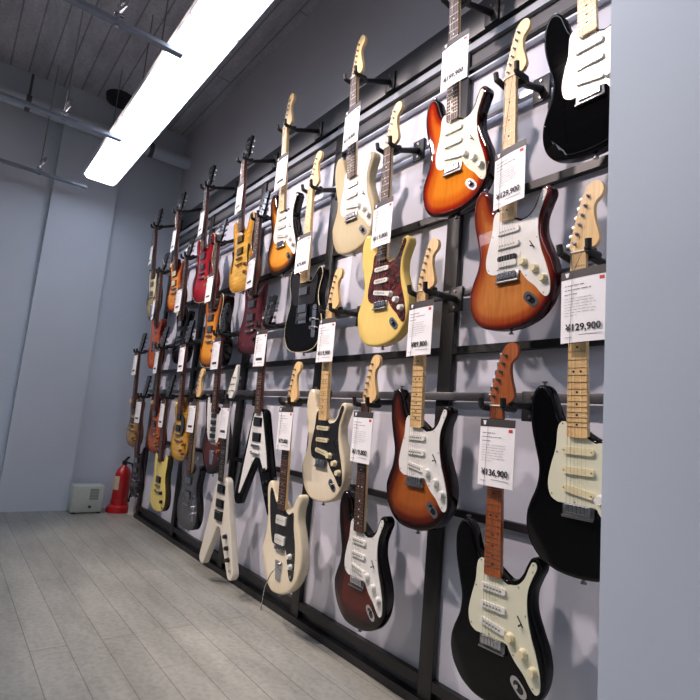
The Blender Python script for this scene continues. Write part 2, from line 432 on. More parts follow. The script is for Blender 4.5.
def single_coil(root, z, a=0, cover=WHITEP, poles=True, w=.084, h=.018, x=0):
    bm = bmesh.new(); add_plate(bm, rrect(w, h, .0088, (x, z), a), -.0098, -.002)
    p = obj('pickup', bm, cover, root)
    if poles:
        bm = bmesh.new()
        for k in range(6):
            q = rot2(((k-2.5)*.0104, 0), a); add_cyl(bm, (x+q[0], -.0096, z+q[1]), (x+q[0], -.0108, z+q[1]), .0026, n=8)
        tag(obj('pole_pieces', bm, NICKEL, p), None)
    else:
        bm = bmesh.new()
        for s in (-1, 1):
            q = rot2((s*(w/2-.005), 0), a); add_cyl(bm, (x+q[0], -.0096, z+q[1]), (x+q[0], -.0106, z+q[1]), .002, n=8)
        obj('mounting_screws', bm, NICKEL, p)
def humbucker(root, z, cover, ring=BLACKP, bob2=None, h=.037, w=.070):
    bm = bmesh.new(); add_plate(bm, rrect(w+.020, h+.010, .004, (0, z)), -.0045, .001)
    rg = obj('pickup_ring', bm, ring, root)
    if bob2 is None:
        bm = bmesh.new(); add_plate(bm, rrect(w, h, .003, (0, z)), -.0105, -.002); p = obj('pickup', bm, cover, rg)
    else:
        bm = bmesh.new(); add_plate(bm, rrect(w, h/2-.0005, .008, (0, z+h/4)), -.0105, -.002); p = obj('pickup', bm, cover, rg)
        bm = bmesh.new(); add_plate(bm, rrect(w, h/2-.0005, .008, (0, z-h/4)), -.0105, -.002); obj('pickup', bm, bob2, rg)
def knob(root, x, z, mat, r=.0125, h=.013):
    bm = bmesh.new(); add_cyl(bm, (x, -.002, z), (x, -.006, z), r*1.12, r, n=20); add_cyl(bm, (x, -.006, z), (x, -.006-h, z), r, r*.82, n=20)
    obj('knob', bm, mat, root, 'auto')
def strings(root, zb, pegs, yb=-.0155, xs=.0105):
    bm = bmesh.new()
    for k in range(6):
        xn = (k-2.5)*.0072; xb = (k-2.5)*xs
        r = .00062-.00007*k
        px, pz, _ = pegs[k] if pegs[0][2] == pegs[-1][2] else (pegs[2-k] if k < 3 else pegs[k])
        yo = pz*.16 if pegs[0][2] != pegs[-1][2] else 0
        add_tube(bm, [(px, -.009+yo, pz), (xn, -.0165, .002), (xb, yb, zb)], r, 4)
    obj('strings', bm, STRING, root)
def strap_buttons(root, pts, T, mat):
    for x, z, dx, dz in pts:
        bm = bmesh.new(); y = T*.5
        add_cyl(bm, (x, y, z), (x+dx*.009, y, z+dz*.009), .004, n=10); add_cyl(bm, (x+dx*.009, y, z+dz*.009), (x+dx*.013, y, z+dz*.013), .0075, n=14)
        obj('strap_button', bm, mat, root, 'auto')

def strat_bridge(root, z=-.662, mat=NICKEL):
    bm = bmesh.new(); add_box(bm, (0, -.0025, z-.004), (.084, .005, .034), None, .0012)
    add_box(bm, (0, -.007, z-.018), (.084, .010, .006), None, .001)
    b = obj('bridge', bm, mat, root, 'auto')
    for k in range(6):
        bm = bmesh.new(); x = (k-2.5)*.0108
        add_box(bm, (x, -.0085, z+.002), (.0098, .007, .021), None, .001); add_cyl(bm, (x, -.012, z+.009), (x, -.0145, z+.009), .0012, n=6)
        obj('saddle', bm, CHROME, b)
def jack_boat(root, x=.084, z=-.746, a=-.75, mat=CHROME):
    bm = bmesh.new()
    P = catmull([(-.030, 0), (-.022, .0125), (0, .0155), (.022, .0125), (.030, 0), (.022, -.0125), (0, -.0155), (-.022, -.0125)], 4)
    P = [(rot2(p, a)[0]+x, rot2(p, a)[1]+z) for p in P]
    add_plate(bm, P, -.002, .004)
    j = obj('jack_plate', bm, mat, root)
    bm = bmesh.new(); P = [(rot2((p[0]*.62, p[1]*.62), a)[0]+x, rot2((p[0]*.62, p[1]*.62), a)[1]+z) for p in catmull([(-.030, 0), (-.022, .0125), (0, .0155), (.022, .0125), (.030, 0), (.022, -.0125), (0, -.0155), (-.022, -.0125)], 4)]
    add_plate(bm, P, -.0024, -.0015); obj('jack_recess', bm, BLACKP, j)
    q = rot2((-.004, 0), a)
    bm = bmesh.new(); add_cyl(bm, (x+q[0], -.002, z+q[1]), (x+q[0], -.009, z+q[1]), .0055, n=14); obj('jack_socket', bm, CHROME, j)

def guitar(spec):
    """spec: dict; returns the Empty at the nut"""
    k = spec['kind']; root = empty('electric_bass' if spec.get('bass') else 'electric_guitar')
    T = spec.get('thick') or THICK[k]; four = spec.get('four')
    me = body_mesh(k, spec.get('thick')); b = link('body', me, spec['fin'], root)
    if spec.get('binding'):
        bm = bmesh.new(); P = OUT[k]
        R = .004
        n = len(P); ring = []
        cx, cz = 0, -.6
        off = .0009
        add_tube(bm, [(x, R*.7+ (.012 if k == 'lespaul' else .010 if k == 'semi' else 0), z) for x, z in P[::1]]+[(P[0][0], R*.7+(.012 if k == 'lespaul' else .010 if k == 'semi' else 0), P[0][1])], .0021, 6)
        obj('binding', bm, CREAMP, b, True)
    sc = .648 if spec.get('head', 'fender') == 'fender' else .628
    joint = {'strat': -.478, 'jazzmaster': -.478, 'tele': -.478, 'lespaul': -.488, 'sg': -.466, 'semi': -.462, 'junior': -.464, 'vee': -.462}[k]
    pegs = neck_parts(root, spec['board'], spec['neck'], joint, spec.get('dots', 'light'), spec.get('head', 'fender'), spec.get('headm', spec['neck']), spec.get('tun', NICKEL), sc)
    pgm = spec.get('pg'); pgk = spec.get('pgk', k)
    if pgm:
        bm = bmesh.new(); add_plate(bm, PG[pgk], -.0024 if k != 'lespaul' else -.006, .002)
        pg = obj('pickguard', bm, pgm, root)
        if k in ('strat', 'jazzmaster', 'vee'):
            bm = bmesh.new(); Q = PG[pgk]; cx = sum(p[0] for p in Q)/len(Q); cz = sum(p[1] for p in Q)/len(Q)
            A = np.array(Q); t = np.roll(A, -1, 0)-np.roll(A, 1, 0); t /= np.linalg.norm(t, axis=1)[:, None]+1e-9
            ar = .5*np.sum(A[:, 0]*np.roll(A, -1, 0)[:, 1]-np.roll(A, -1, 0)[:, 0]*A[:, 1]); sgn = 1 if ar > 0 else -1
            for i in range(2, len(Q), max(1, len(Q)//11)):
                x, z = A[i][0]-t[i][1]*sgn*.006, A[i][1]+t[i][0]*sgn*.006
                add_cyl(bm, (x, -.002, z), (x, -.0032, z), .0022, n=8)
            me0 = pg.data; nb0 = len(me0.polygons); tmp = bmesh.new(); tmp.from_mesh(me0); me1 = bpy.data.meshes.new('s'); bm.to_mesh(me1); bm.free()
            tmp.from_mesh(me1); tmp.faces.ensure_lookup_table()
            for f in tmp.faces[nb0:]: f.material_index = 1
            tmp.to_mesh(me0); tmp.free(); me0.materials.append(NICKEL)
    hw = spec.get('hw', NICKEL); kn = spec.get('knob', WHITEP); cov = spec.get('cover', WHITEP)
    if k == 'strat':
        if spec.get('hss'):
            single_coil(root, -.516, 0, cov); single_coil(root, -.562, 0, cov)
            humbucker(root, -.613, BLACKP, pgm, WHITEP if spec['hss'] == 1 else BLACKP, h=.036)
        else:
            pl = spec.get('poles', True)
            single_coil(root, -.516, 0, cov, pl); single_coil(root, -.566, 0, cov, pl); single_coil(root, -.616, -.16 if not spec.get('mirror') else .16, cov, pl)
        strat_bridge(root, mat=hw)
        for x, z in ((.058, -.628), (.097, -.655), (.127, -.690)): knob(root, x, z, kn)
        bm = bmesh.new(); add_box(bm, (.086, -.003, -.578), (.003, .002, .030), Matrix.Rotation(-.6, 3, 'Y')); add_tube(bm, [(.089, -.002, -.584), (.089, -.014, -.586)], [.0018, .0028], 8)
        obj('selector_switch', bm, BLACKP if kn != BLACKP else WHITEP, root)
        jack_boat(root, mat=CHROME if hw is not DARKM else DARKM)
        strap_buttons(root, [(-.115, -.349, 0, 1), (0, -.829, 0, -1)], T, hw)
        strings(root, -.655, pegs)
    elif k == 'jazzmaster':
        for z in ((-.500, -.540, -.580, -.620) if four else (-.528, -.613)):
            if four:
                bm = bmesh.new(); add_plate(bm, rrect(.062, .027, .003, (0, z)), -.0105, -.002); obj('pickup', bm, BLACKP, root); continue
            bm = bmesh.new(); add_plate(bm, rrect(.078, .038, .006, (0, z)), -.0105, -.002); p = obj('pickup', bm, cov, root)
            bm = bmesh.new()
            for q in range(6): add_cyl(bm, ((q-2.5)*.0104, -.0104, z), ((q-2.5)*.0104, -.0112, z), .0024, n=8)
            obj('pole_pieces', bm, NICKEL, p)
        bm = bmesh.new(); add_box(bm, (0, -.004, -.652), (.082, .009, .017), None, .002)
        br = obj('bridge', bm, NICKEL, root)
        for q in range(6):
            bm = bmesh.new(); add_cyl(bm, ((q-2.5)*.0112-.0045, -.011, -.652), ((q-2.5)*.0112+.0045, -.011, -.652), .004, n=8); obj('saddle', bm, CHROME, br)
        bm = bmesh.new(); add_plate(bm, rcorner([(-.032, -.705), (.032, -.705), (.020, -.790), (-.020, -.790)], .008), -.003, .002)
        add_cyl(bm, (0, -.003, -.722), (0, -.012, -.722), .010, n=14)
        tr = obj('tremolo', bm, CHROME, root, 'auto')
        if spec.get('cover') is WHITEP:
          bm = bmesh.new(); add_tube(bm, [(-.012, -.006, -.735), (-.016, -.030, -.760), (-.026, -.050, -.815), (-.034, -.055, -.90)], .0022, 8)
          add_cyl(bm, (-.034, -.055, -.90), (-.035, -.0555, -.915), .004, n=10)
          tag(obj('tremolo_arm', bm, CHROME, tr, 'auto'), 'thin chrome arm hanging below the body')
        knob(root, .088, -.665, kn, .0115); knob(root, .098, -.705, kn, .0115)
        bm = bmesh.new(); add_cyl(bm, (.105, -.002, -.745), (.105, -.007, -.745), .006, n=12); obj('jack_socket', bm, CHROME, root)
        strap_buttons(root, [(-.124, -.370, 0, 1), (-.01, -.848, 0, -1)], T, hw)
        strings(root, -.652, pegs)
    elif k == 'tele':
        if spec.get('hum'):
            humbucker(root, -.525, CHROME, BLACKP); humbucker(root, -.612, CHROME, BLACKP)
        else:
            single_coil(root, -.518, 0, CHROME, False, .070, .017); single_coil(root, -.616, -.2, BLACKP, True, .078, .020)
        bm = bmesh.new(); add_box(bm, (0, -.002, -.645), (.088, .004, .080), None, .001)
        for s in (-1, 1): add_box(bm, (s*.043, -.006, -.645), (.002, .010, .080))
        br = obj('bridge', bm, CHROME, root)
        for q in range(6):
            bm = bmesh.new(); x = (q-2.5)*.0108; add_box(bm, (x, -.0085, -.660), (.0095, .007, .016), None, .001); obj('saddle', bm, NICKEL, br)
        bm = bmesh.new(); add_plate(bm, rrect(.032, .160, .015, (.100, -.680)), -.002, .002); cp = obj('control_plate', bm, CHROME, root)
        knob(root, .100, -.675, CHROME, .0095, .016); knob(root, .100, -.715, CHROME, .0095, .016)
        bm = bmesh.new(); add_tube(bm, [(.100, -.002, -.625), (.100, -.016, -.622)], [.0018, .004], 8); obj('selector_switch', bm, BLACKP, cp)
        strap_buttons(root, [(-.118, -.399, 0, 1), (0, -.826, 0, -1)], T, hw)
        strings(root, -.655, pegs)
    else:
        zb = -.632
        np_ = spec.get('npick', 2)
        if k == 'vee': zs = (-.508, -.588); zb = -.628
        else: zs = (-.515, -.592)
        if np_ == 1: zs = (-.592,)
        for z in zs: humbucker(root, z, cov, spec.get('ring', BLACKP), h=.036)
        bm = bmesh.new(); add_box(bm, (0, -.008, zb-.005), (.086, .008, .012), None, .002)
        for s in (-1, 1): add_cyl(bm, (s*.037, .004, zb-.005), (s*.037, -.010, zb-.005), .007, n=12)
        br = obj('bridge', bm, hw, root, 'auto')
        for q in range(6):
            bm = bmesh.new(); add_box(bm, ((q-2.5)*.0108, -.0125, zb-.005), (.007, .004, .008)); obj('saddle', bm, CHROME, br)
        if k == 'vee' and spec.get('trem'):
            bm = bmesh.new(); add_plate(bm, rrect(.080, .040, .005, (0, zb-.03)), -.012, .001); obj('tailpiece', bm, hw, root)
        else:
            bm = bmesh.new(); add_tube(bm, [(-.045, -.006, zb-.038), (-.03, -.009, zb-.045), (.03, -.009, zb-.045), (.045, -.006, zb-.038)], .006, 8); obj('tailpiece', bm, hw, root, True)
        kz = {'vee': [(.105, -.745), (.130, -.800), (.155, -.855)], 'lespaul': [(.085, -.675), (.125, -.690), (.085, -.735), (.125, -.750)],
              'sg': [(.075, -.675), (.112, -.690), (.070, -.725), (.105, -.745)], 'semi': [(.095, -.690), (.140, -.700), (.095, -.740), (.140, -.755)],
              'junior': [(.085, -.675), (.110, -.730)]}[k]
        for x, z in kz: knob(root, x, z, kn, .0125, .014)
        if k == 'lespaul':
            bm = bmesh.new(); add_cyl(bm, (-.095, .006, -.43), (-.095, -.004, -.43), .016, n=18); add_tube(bm, [(-.095, -.004, -.43), (-.093, -.018, -.425)], [.002, .004], 8); obj('selector_switch', bm, CREAMP, root, 'auto')
        elif k == 'semi':
            for s in (-1, 1):
                bm = bmesh.new(); add_plate(bm, catmull([(s*.108, -.575), (s*.116, -.565), (s*.122, -.580), (s*.113, -.63), (s*.128, -.685), (s*.136, -.70), (s*.126, -.715), (s*.116, -.695), (s*.104, -.635)], 3), -.0012, .004)
                obj('sound_hole', bm, BLACKP, root)
        bm = bmesh.new()
        jx, jz = {'vee': (.178, -.905), 'lespaul': (.150, -.770), 'sg': (.125, -.765), 'semi': (.16, -.79), 'junior': (.13, -.77)}[k]
        add_cyl(bm, (jx, .004, jz), (jx, -.006, jz), .008, n=12); obj('jack_socket', bm, CHROME, root, 'auto')
        strap_buttons(root, [({'vee': -.058, 'lespaul': -.10, 'sg': -.113, 'semi': -.12, 'junior': -.108}[k], {'vee': -.452, 'lespaul': -.379, 'sg': -.405, 'semi': -.367, 'junior': -.412}[k], 0, 1)]
                      + ([(0, {'lespaul': -.815, 'sg': -.803, 'semi': -.845, 'junior': -.81}[k], 0, -1)] if k != 'vee' else []), T, hw)
        strings(root, zb-.005, pegs, -.0155)
    return root

def hanger(x, ynut, znut, bar_z, ybar, label):
    """wall hook: plate on the bar, arm, padded fork under the headstock"""
    h = empty('guitar_hanger', (x, ybar, bar_z))
    bm = bmesh.new(); add_box(bm, (0, -.006, -.030), (.066, .012, .096), None, .003)
    pl = obj('wall_plate', bm, BLACKM, h, 'auto')
    for z in (.0, -.062):
        bm = bmesh.new(); add_cyl(bm, (0, -.012, z), (0, -.016, z), .005, n=10); obj('screw', bm, NICKEL, pl, 'auto')
    dy = ynut-ybar; dz = znut-bar_z
    bm = bmesh.new()
    add_tube(bm, [(0, -.008, -.03), (0, dy+.040, dz+.008)], [.013, .011], 10)
    add_box(bm, (0, dy+.040, dz+.008), (.040, .018, .032), None, .003)
    obj('arm', bm, BLACKM, h, 'auto')
    bm = bmesh.new()
    for s in (-1, 1):
        add_tube(bm, [(0, dy+.038, dz+.006), (s*.030, dy+.036, dz-.004), (s*.038, dy+.020, dz-.007), (s*.034, dy-.022, dz-.006), (s*.037, dy-.034, dz-.002)], [.009, .009, .009, .0095, .0095], 10)
        add_cyl(bm, (s*.038, dy-.032, dz-.004), (s*.040, dy-.037, dz+.022), .0085, n=10)
    tag(obj('padded_fork', bm, RUBBER, h, 'auto'), None)
    return tag(h, label, 'guitar hanger', 'black wall hangers holding the guitars')

def text_mesh(s, size, mat, name, parent, loc, bold=.0):
    cu = bpy.data.curves.new('t', 'FONT'); cu.body = s; cu.size = size; cu.offset = bold; cu.extrude = .0002; cu.align_x = 'RIGHT'; cu.resolution_u = 3
    o = bpy.data.objects.new('t', cu); C.objects.link(o)
    dg = bpy.context.evaluated_depsgraph_get(); me = bpy.data.meshes.new_from_object(o.evaluated_get(dg))
    bpy.data.objects.remove(o)
    me.transform(Matrix.Rotation(PI/2, 4, 'X'))
    me.materials.clear()
    r = link(name, me, mat, parent); r.location = loc
    return r
def price_tag(x, y, z, price, label, rz=0, ry=0, string_to=None, detail=True, w=.126, h=.190):
    """card hanging in front of a neck; (x,y,z) is the middle of its top edge"""
    t = empty('price_tag', (x, y, z), (0, ry, rz))
    bm = bmesh.new(); bmesh.ops.create_grid(bm, x_segments=6, y_segments=6, size=.5)
    for v in bm.verts:
        u, q = v.co.x, v.co.y
        v.co = Vector((u*w, -.004*math.cos(u*PI), -h/2+q*h))
    ret = bmesh.ops.extrude_face_region(bm, geom=bm.faces[:])
    for g in ret['geom']:
        if isinstance(g, bmesh.types.BMVert): g.co.y += .0008
    nb = len(bm.faces)
    rr = random.Random(int(abs(x)*1000+z*100))
    zz = -.040
    rows = [(.006, .55), (.006, .8), (.006, .35)] + [(.0022, .85)]*6 + [(.0022, .4)]
    for hh, ww in rows:
        xx = -.052; end = xx+.104*ww*rr.uniform(.85, 1)
        while xx < end:
            l = rr.uniform(.006, .02); l = min(l, end-xx)
            ya = -.004*math.cos((xx+l/2)/w*PI)-.0008
            add_box(bm, (xx+l/2, ya, zz), (l, .0004, hh*.35)); xx += l+.003
        zz -= .0115 if hh > .003 else .0075
    for a, b, q in ((-.01, .05, -.171), (-.05, -.03, -.176)):
        add_box(bm, ((a+b)/2, -.0045, q), (b-a, .0004, .0014))
    bm.faces.ensure_lookup_table()
    for f in bm.faces[nb:]: f.material_index = 1
    obj('card', bm, CARD, t).data.materials.append(GREYINK)
    def strip(name, mat, x0, x1, z0, z1, par=t, e=.0006):
        bm = bmesh.new(); n = max(1, int((x1-x0)/.02))
        for i in range(n):
            a = x0+(x1-x0)*i/n; b = x0+(x1-x0)*(i+1)/n
            ya = -.004*math.cos(a/w*PI)-e; yb = -.004*math.cos(b/w*PI)-e
            bm.faces.new([bm.verts.new(p) for p in ((a, ya, z0), (b, yb, z0), (b, yb, z1), (a, ya, z1))])
        bmesh.ops.remove_doubles(bm, verts=bm.verts[:], dist=1e-5)
        ret = bmesh.ops.extrude_face_region(bm, geom=bm.faces[:])
        for g in ret['geom']:
            if isinstance(g, bmesh.types.BMVert): g.co.y += .0004
        return obj(name, bm, mat, par)
    hd = strip('header_band', CARDH, -w/2, w/2, -.022, 0)
    bm = bmesh.new(); add_plate(bm, rcorner([(-.050, -.005), (-.038, -.005), (-.041, -.017), (-.047, -.017)], .001), -.0038, -.0030)
    obj('header_emblem', bm, CARD, hd)
    strip('red_stamp', REDINK, .043, .055, -.036, -.027)
    if price:
        p = text_mesh(price, .025, INK, "price_text", t, (.048, -.0052, -.160), .0005)
    else:
        strip('price_text', INK, -.028, .040, -.160, -.146)
    if string_to:
        sx, sy, sz = string_to
        bm = bmesh.new(); add_tube(bm, [(-.03, -.003, -.004), (sx-x-.016, sy-y, sz-z), ], .0006, 5); add_tube(bm, [(-.028, -.003, -.004), (sx-x+.014, sy-y, sz-z)], .0006, 5)
        add_tube(bm, [(-.029, -.0055, -.010), (-.031, -.0065, -.11), (-.034, -.006, -h-.01)], .0005, 5)
        obj('cord', bm, TWINE, t)
    return tag(t, label, 'price tag')

# ------------------------------------------------------------------ the room
XF = -5.32; XN = 2.6; YW = 1.64; YL = -3.6; ZC = 2.86+EYE
def struct(o): o['kind'] = 'structure'; return o
floor_m = m_boards('washed board floor', (166, 167, 158), (156, 157, 149), (120, 118, 110), .13, 2.4, .016, .42, stain=.30)
struct(box('floor', (XF-.1, YL-.1, -.1), (XN+.1, YW+.1, 0), floor_m))
ceil_m = m_boards('board marked concrete', (214, 212, 216), (206, 204, 208), (160, 160, 164), .14, 3.0, .05, .85, stain=.3)
struct(box('ceiling', (XF-.1, YL-.1, ZC), (XN+.1, YW+.1, ZC+.1), ceil_m))
wm = m_wall('cool grey painted concrete', (208, 215, 225), (216, 223, 232))
wm2 = m_wall('dark grey painted concrete', (196, 192, 196), (208, 204, 208), .9)
struct(box('wall_right', (XF, YW, 0), (XN, YW+.1, ZC), wm2))
struct(box('wall_far', (XF-.1, YL, 0), (XF, YW, ZC), wm))
wm3 = m_wall('dim warm grey shop wall', (96, 92, 92), (108, 104, 104))
struct(box('wall_left', (XF, YL-.1, 0), (XN, YL, ZC), wm3))
struct(box('wall_near', (XN, YL, 0), (XN+.1, YW, ZC), wm3))
pil_m = m_wall('pale blue grey pillar paint', (178, 192, 208), (188, 202, 216), 1.2, .03)
struct(box('wall_pillar', (-.537, 1.08, 0), (1.2, YW, ZC), pil_m))
struct(box('trim_1', (XF, .50, 0), (XF+.08, 1.03, ZC), wm))           # shallow pilaster on the far wall
t = empty('ceiling_pipe', (XF+.16, 1.0, 2.50+EYE))
bm = bmesh.new(); add_cyl(bm, (0, -3.0, 0), (0, YW-1.0, 0), .065, n=20); obj('pipe', bm, wm, t, 'auto')
for y in (-.8, .25):
    bm = bmesh.new(); add_cyl(bm, (0, y-.02, 0), (0, y+.02, 0), .072, n=20); add_box(bm, (0, y, .16), (.02, .02, .22)); obj('clamp', bm, GREYBAR, t, 'auto')
tag(t, 'thick grey pipe crossing the far wall just under the ceiling', 'pipe')

# ------------------------------------------------------------------ the display rack
rack = tag(empty('display_rack', (-2.7, 1.5, 0)), 'black steel wall rack with grey back panels that carries all the guitars', 'display rack')
def rp(name, lo, hi, mat, bev=0):
    o = box(name, lo, hi, mat, None, bev); o.parent = rack; o.matrix_parent_inverse = Matrix.Translation((2.7, -1.5, 0)); return o
E0 = EYE
posts = [-1.362-.8625*k for k in range(0, 5)]
for x in posts: rp('post', (x-.033, 1.500, .0), (x+.033, 1.522, 1.62+E0), BLACKM, .002)
RX0, RX1 = -4.86, -.54
edges = [posts[-1]-.02] 
for z0, z1 in ((1.482, 1.495), (.865, .894), (.299, .327), (-.289, -.264), (-.896, -.861)):
    rp('cross_rail', (RX0, 1.502, z0+E0), (RX1, 1.526, z1+E0), BLACKM)
for i in range(-1, len(posts)-1):
    a = posts[i+1]+.034; b = posts[i]-.034 if i >= 0 else RX1-.01
    for z0, z1 in ((.894, 1.482), (.327, .865), (-.264, .299), (-.861, -.289)):
        rp('back_panel', (a-.01, 1.530, z0+E0-.01), (b+.01, 1.545, z1+E0+.01), PANEL)
rp('floor_rail', (RX0, 1.492, 0), (RX1, 1.526, .034), BLACKM)
rp('kick_panel', (RX0, 1.530, .03), (RX1, 1.545, .080), GREYBAR)
rp('top_beam', (RX0, 1.500, 1.630+E0), (RX1, YW-.002, 1.775+E0), CHAR, .004)
rp('track_channel', (RX0, 1.520, 1.594+E0), (RX1, YW-.002, 1.630+E0), BLACKM)
rp('track_lip', (RX0, 1.492, 1.562+E0), (RX1, 1.53, 1.594+E0), SILVER)
rp('track_face', (RX0, 1.512, 1.497+E0), (RX1, 1.56, 1.562+E0), GREYBAR)
rp('track_lip', (RX0, 1.500, 1.450+E0), (RX1, 1.525, 1.458+E0), SILVER)
rp('hanging_bar', (RX0, 1.478, 1.215+E0), (RX1, 1.500, 1.250+E0), SILVER, .002)  # grey steel like the lower bars; light it catches painted in as silver
rp('hanging_bar', (RX0, 1.478, .515+E0), (RX1, 1.500, .545+E0), GREYBAR, .002)
rp('hanging_bar', (RX0, 1.478, .121+E0), (RX1, 1.500, .151+E0), GREYBAR, .002)

# ------------------------------------------------------------------ finishes
def hexr(*a): return a
F = {}
F['black'] = finish('black gloss lacquer', [(0, (7, 7, 9)), (.09, (8, 8, 10))], .03, .5)
F['sun3'] = finish('three tone sunburst', [(0, (24, 9, 8)), (.009, (50, 13, 9)), (.022, (150, 34, 16)), (.046, (206, 100, 28)), (.085, (226, 136, 38))], .10)
F['sun3d'] = finish('dark sunburst', [(0, (14, 8, 8)), (.014, (22, 9, 8)), (.034, (80, 26, 14)), (.058, (132, 64, 28)), (.09, (156, 86, 38))], .10)
F['sundk'] = finish('deep red brown sunburst', [(0, (12, 8, 9)), (.022, (18, 9, 10)), (.048, (54, 16, 16)), (.08, (80, 28, 22))], .08)
F['sienna'] = finish('sienna sunburst', [(0, (58, 16, 18)), (.009, (92, 28, 22)), (.026, (146, 66, 34)), (.052, (178, 108, 54)), (.09, (186, 120, 64))], .16)
F['butter'] = finish('buttercream lacquer', [(0, (224, 194, 112)), (.09, (230, 202, 122))], .03)
F['cream'] = finish('aged white lacquer', [(0, (188, 174, 142)), (.09, (196, 184, 152))], .03)
F['pearl'] = finish('pearl white lacquer', [(0, (222, 210, 182)), (.09, (230, 220, 196))], .03)
F['white'] = finish('off white lacquer', [(0, (222, 216, 200)), (.09, (226, 220, 206))], .03)
F['sun2'] = finish('two tone sunburst', [(0, (14, 10, 8)), (.014, (26, 14, 9)), (.034, (110, 58, 18)), (.055, (204, 134, 44)), (.09, (214, 150, 60))], .12)
F['wine'] = finish('wine red stain', [(0, (58, 20, 26)), (.09, (92, 34, 40))], .18)
F['cherry'] = finish('cherry red stain', [(0, (104, 12, 22)), (.09, (146, 20, 36))], .15)
F['gold'] = finish('honey gold maple top', [(0, (150, 96, 30)), (.012, (196, 138, 48)), (.05, (220, 168, 72)), (.09, (226, 178, 84))], .12, .8, 1)
F['goldtop'] = finish('old gold top', [(0, (120, 82, 30)), (.010, (176, 132, 44)), (.06, (206, 162, 66)), (.09, (212, 168, 72))], .1, .8, 1)
F['semi'] = finish('vintage amber sunburst', [(0, (20, 12, 10)), (.012, (52, 22, 12)), (.036, (158, 88, 20)), (.075, (206, 134, 34)), (.09, (210, 140, 40))], .1)
F['amber'] = finish('orange amber sunburst', [(0, (70, 22, 14)), (.010, (140, 48, 22)), (.032, (206, 110, 36)), (.07, (226, 146, 56))], .12, .8, 1)
F['orange'] = finish('orange brown stain', [(0, (96, 34, 22)), (.012, (158, 66, 36)), (.06, (186, 96, 56))], .2, .8, 1)
F['redorange'] = finish('faded cherry sunburst', [(0, (96, 24, 18)), (.014, (150, 48, 26)), (.05, (190, 92, 42))], .15, .8, 1)
F['yellow'] = finish('pale yellow lacquer', [(0, (30, 24, 16)), (.0012, (226, 206, 112)), (.09, (230, 210, 118))], .03)
F['charc'] = finish('grey charcoal stain', [(0, (26, 26, 28)), (.006, (64, 64, 68)), (.09, (84, 84, 88))], .2)
F['darkred'] = finish('black cherry lacquer', [(0, (18, 12, 14)), (.02, (30, 14, 16)), (.09, (56, 22, 24))], .15)
F['olive'] = finish('dark green gold sunburst', [(0, (18, 18, 16)), (.022, (40, 36, 24)), (.05, (120, 104, 56)), (.09, (168, 148, 88))], .15)
F['natural'] = finish('natural gold brown', [(0, (96, 66, 34)), (.015, (150, 112, 58)), (.09, (184, 146, 84))], .15, .8, 1)
MINT = plain('mint white pickguard', (218, 220, 196), .35, 0, .3, .02)
PWHITE = plain('white pickguard', (226, 226, 222), .3, 0, .3, .02)
PGREY = plain('parchment pickguard', (214, 212, 204), .3, 0, .3, .02)
PBLACK = plain('black pickguard', (26, 24, 26), .25, 0, .4)
def tortoise():
    m, nt, b = nodes('tortoiseshell pickguard')
    tc = nt.nodes.new('ShaderNodeTexCoord'); n = nt.nodes.new('ShaderNodeTexNoise'); n.inputs['Scale'].default_value = 38; n.inputs['Detail'].default_value = 2; n.inputs['Distortion'].default_value = 1.2
    r = nt.nodes.new('ShaderNodeValToRGB'); r.color_ramp.elements[0].position = .42; r.color_ramp.elements[1].position = .62
    r.color_ramp.elements[0].color = srgb((40, 16, 18)); r.color_ramp.elements[1].color = srgb((104, 40, 36))
    nt.links.new(tc.outputs['Object'], n.inputs['Vector']); nt.links.new(n.outputs['Fac'], r.inputs['Fac']); nt.links.new(r.outputs['Color'], b.inputs['Base Color'])
    b.inputs['Roughness'].default_value = .2; b.inputs['Coat Weight'].default_value = .4
    return m
TORT = tortoise()
AMBK = plain('amber speed knob', (150, 100, 50), .25, 0, .3)
HBL = plain('black headstock lacquer', (16, 15, 17), .2, 0, .5)
WHH = plain('white headstock lacquer', (224, 220, 208), .25, 0, .4)

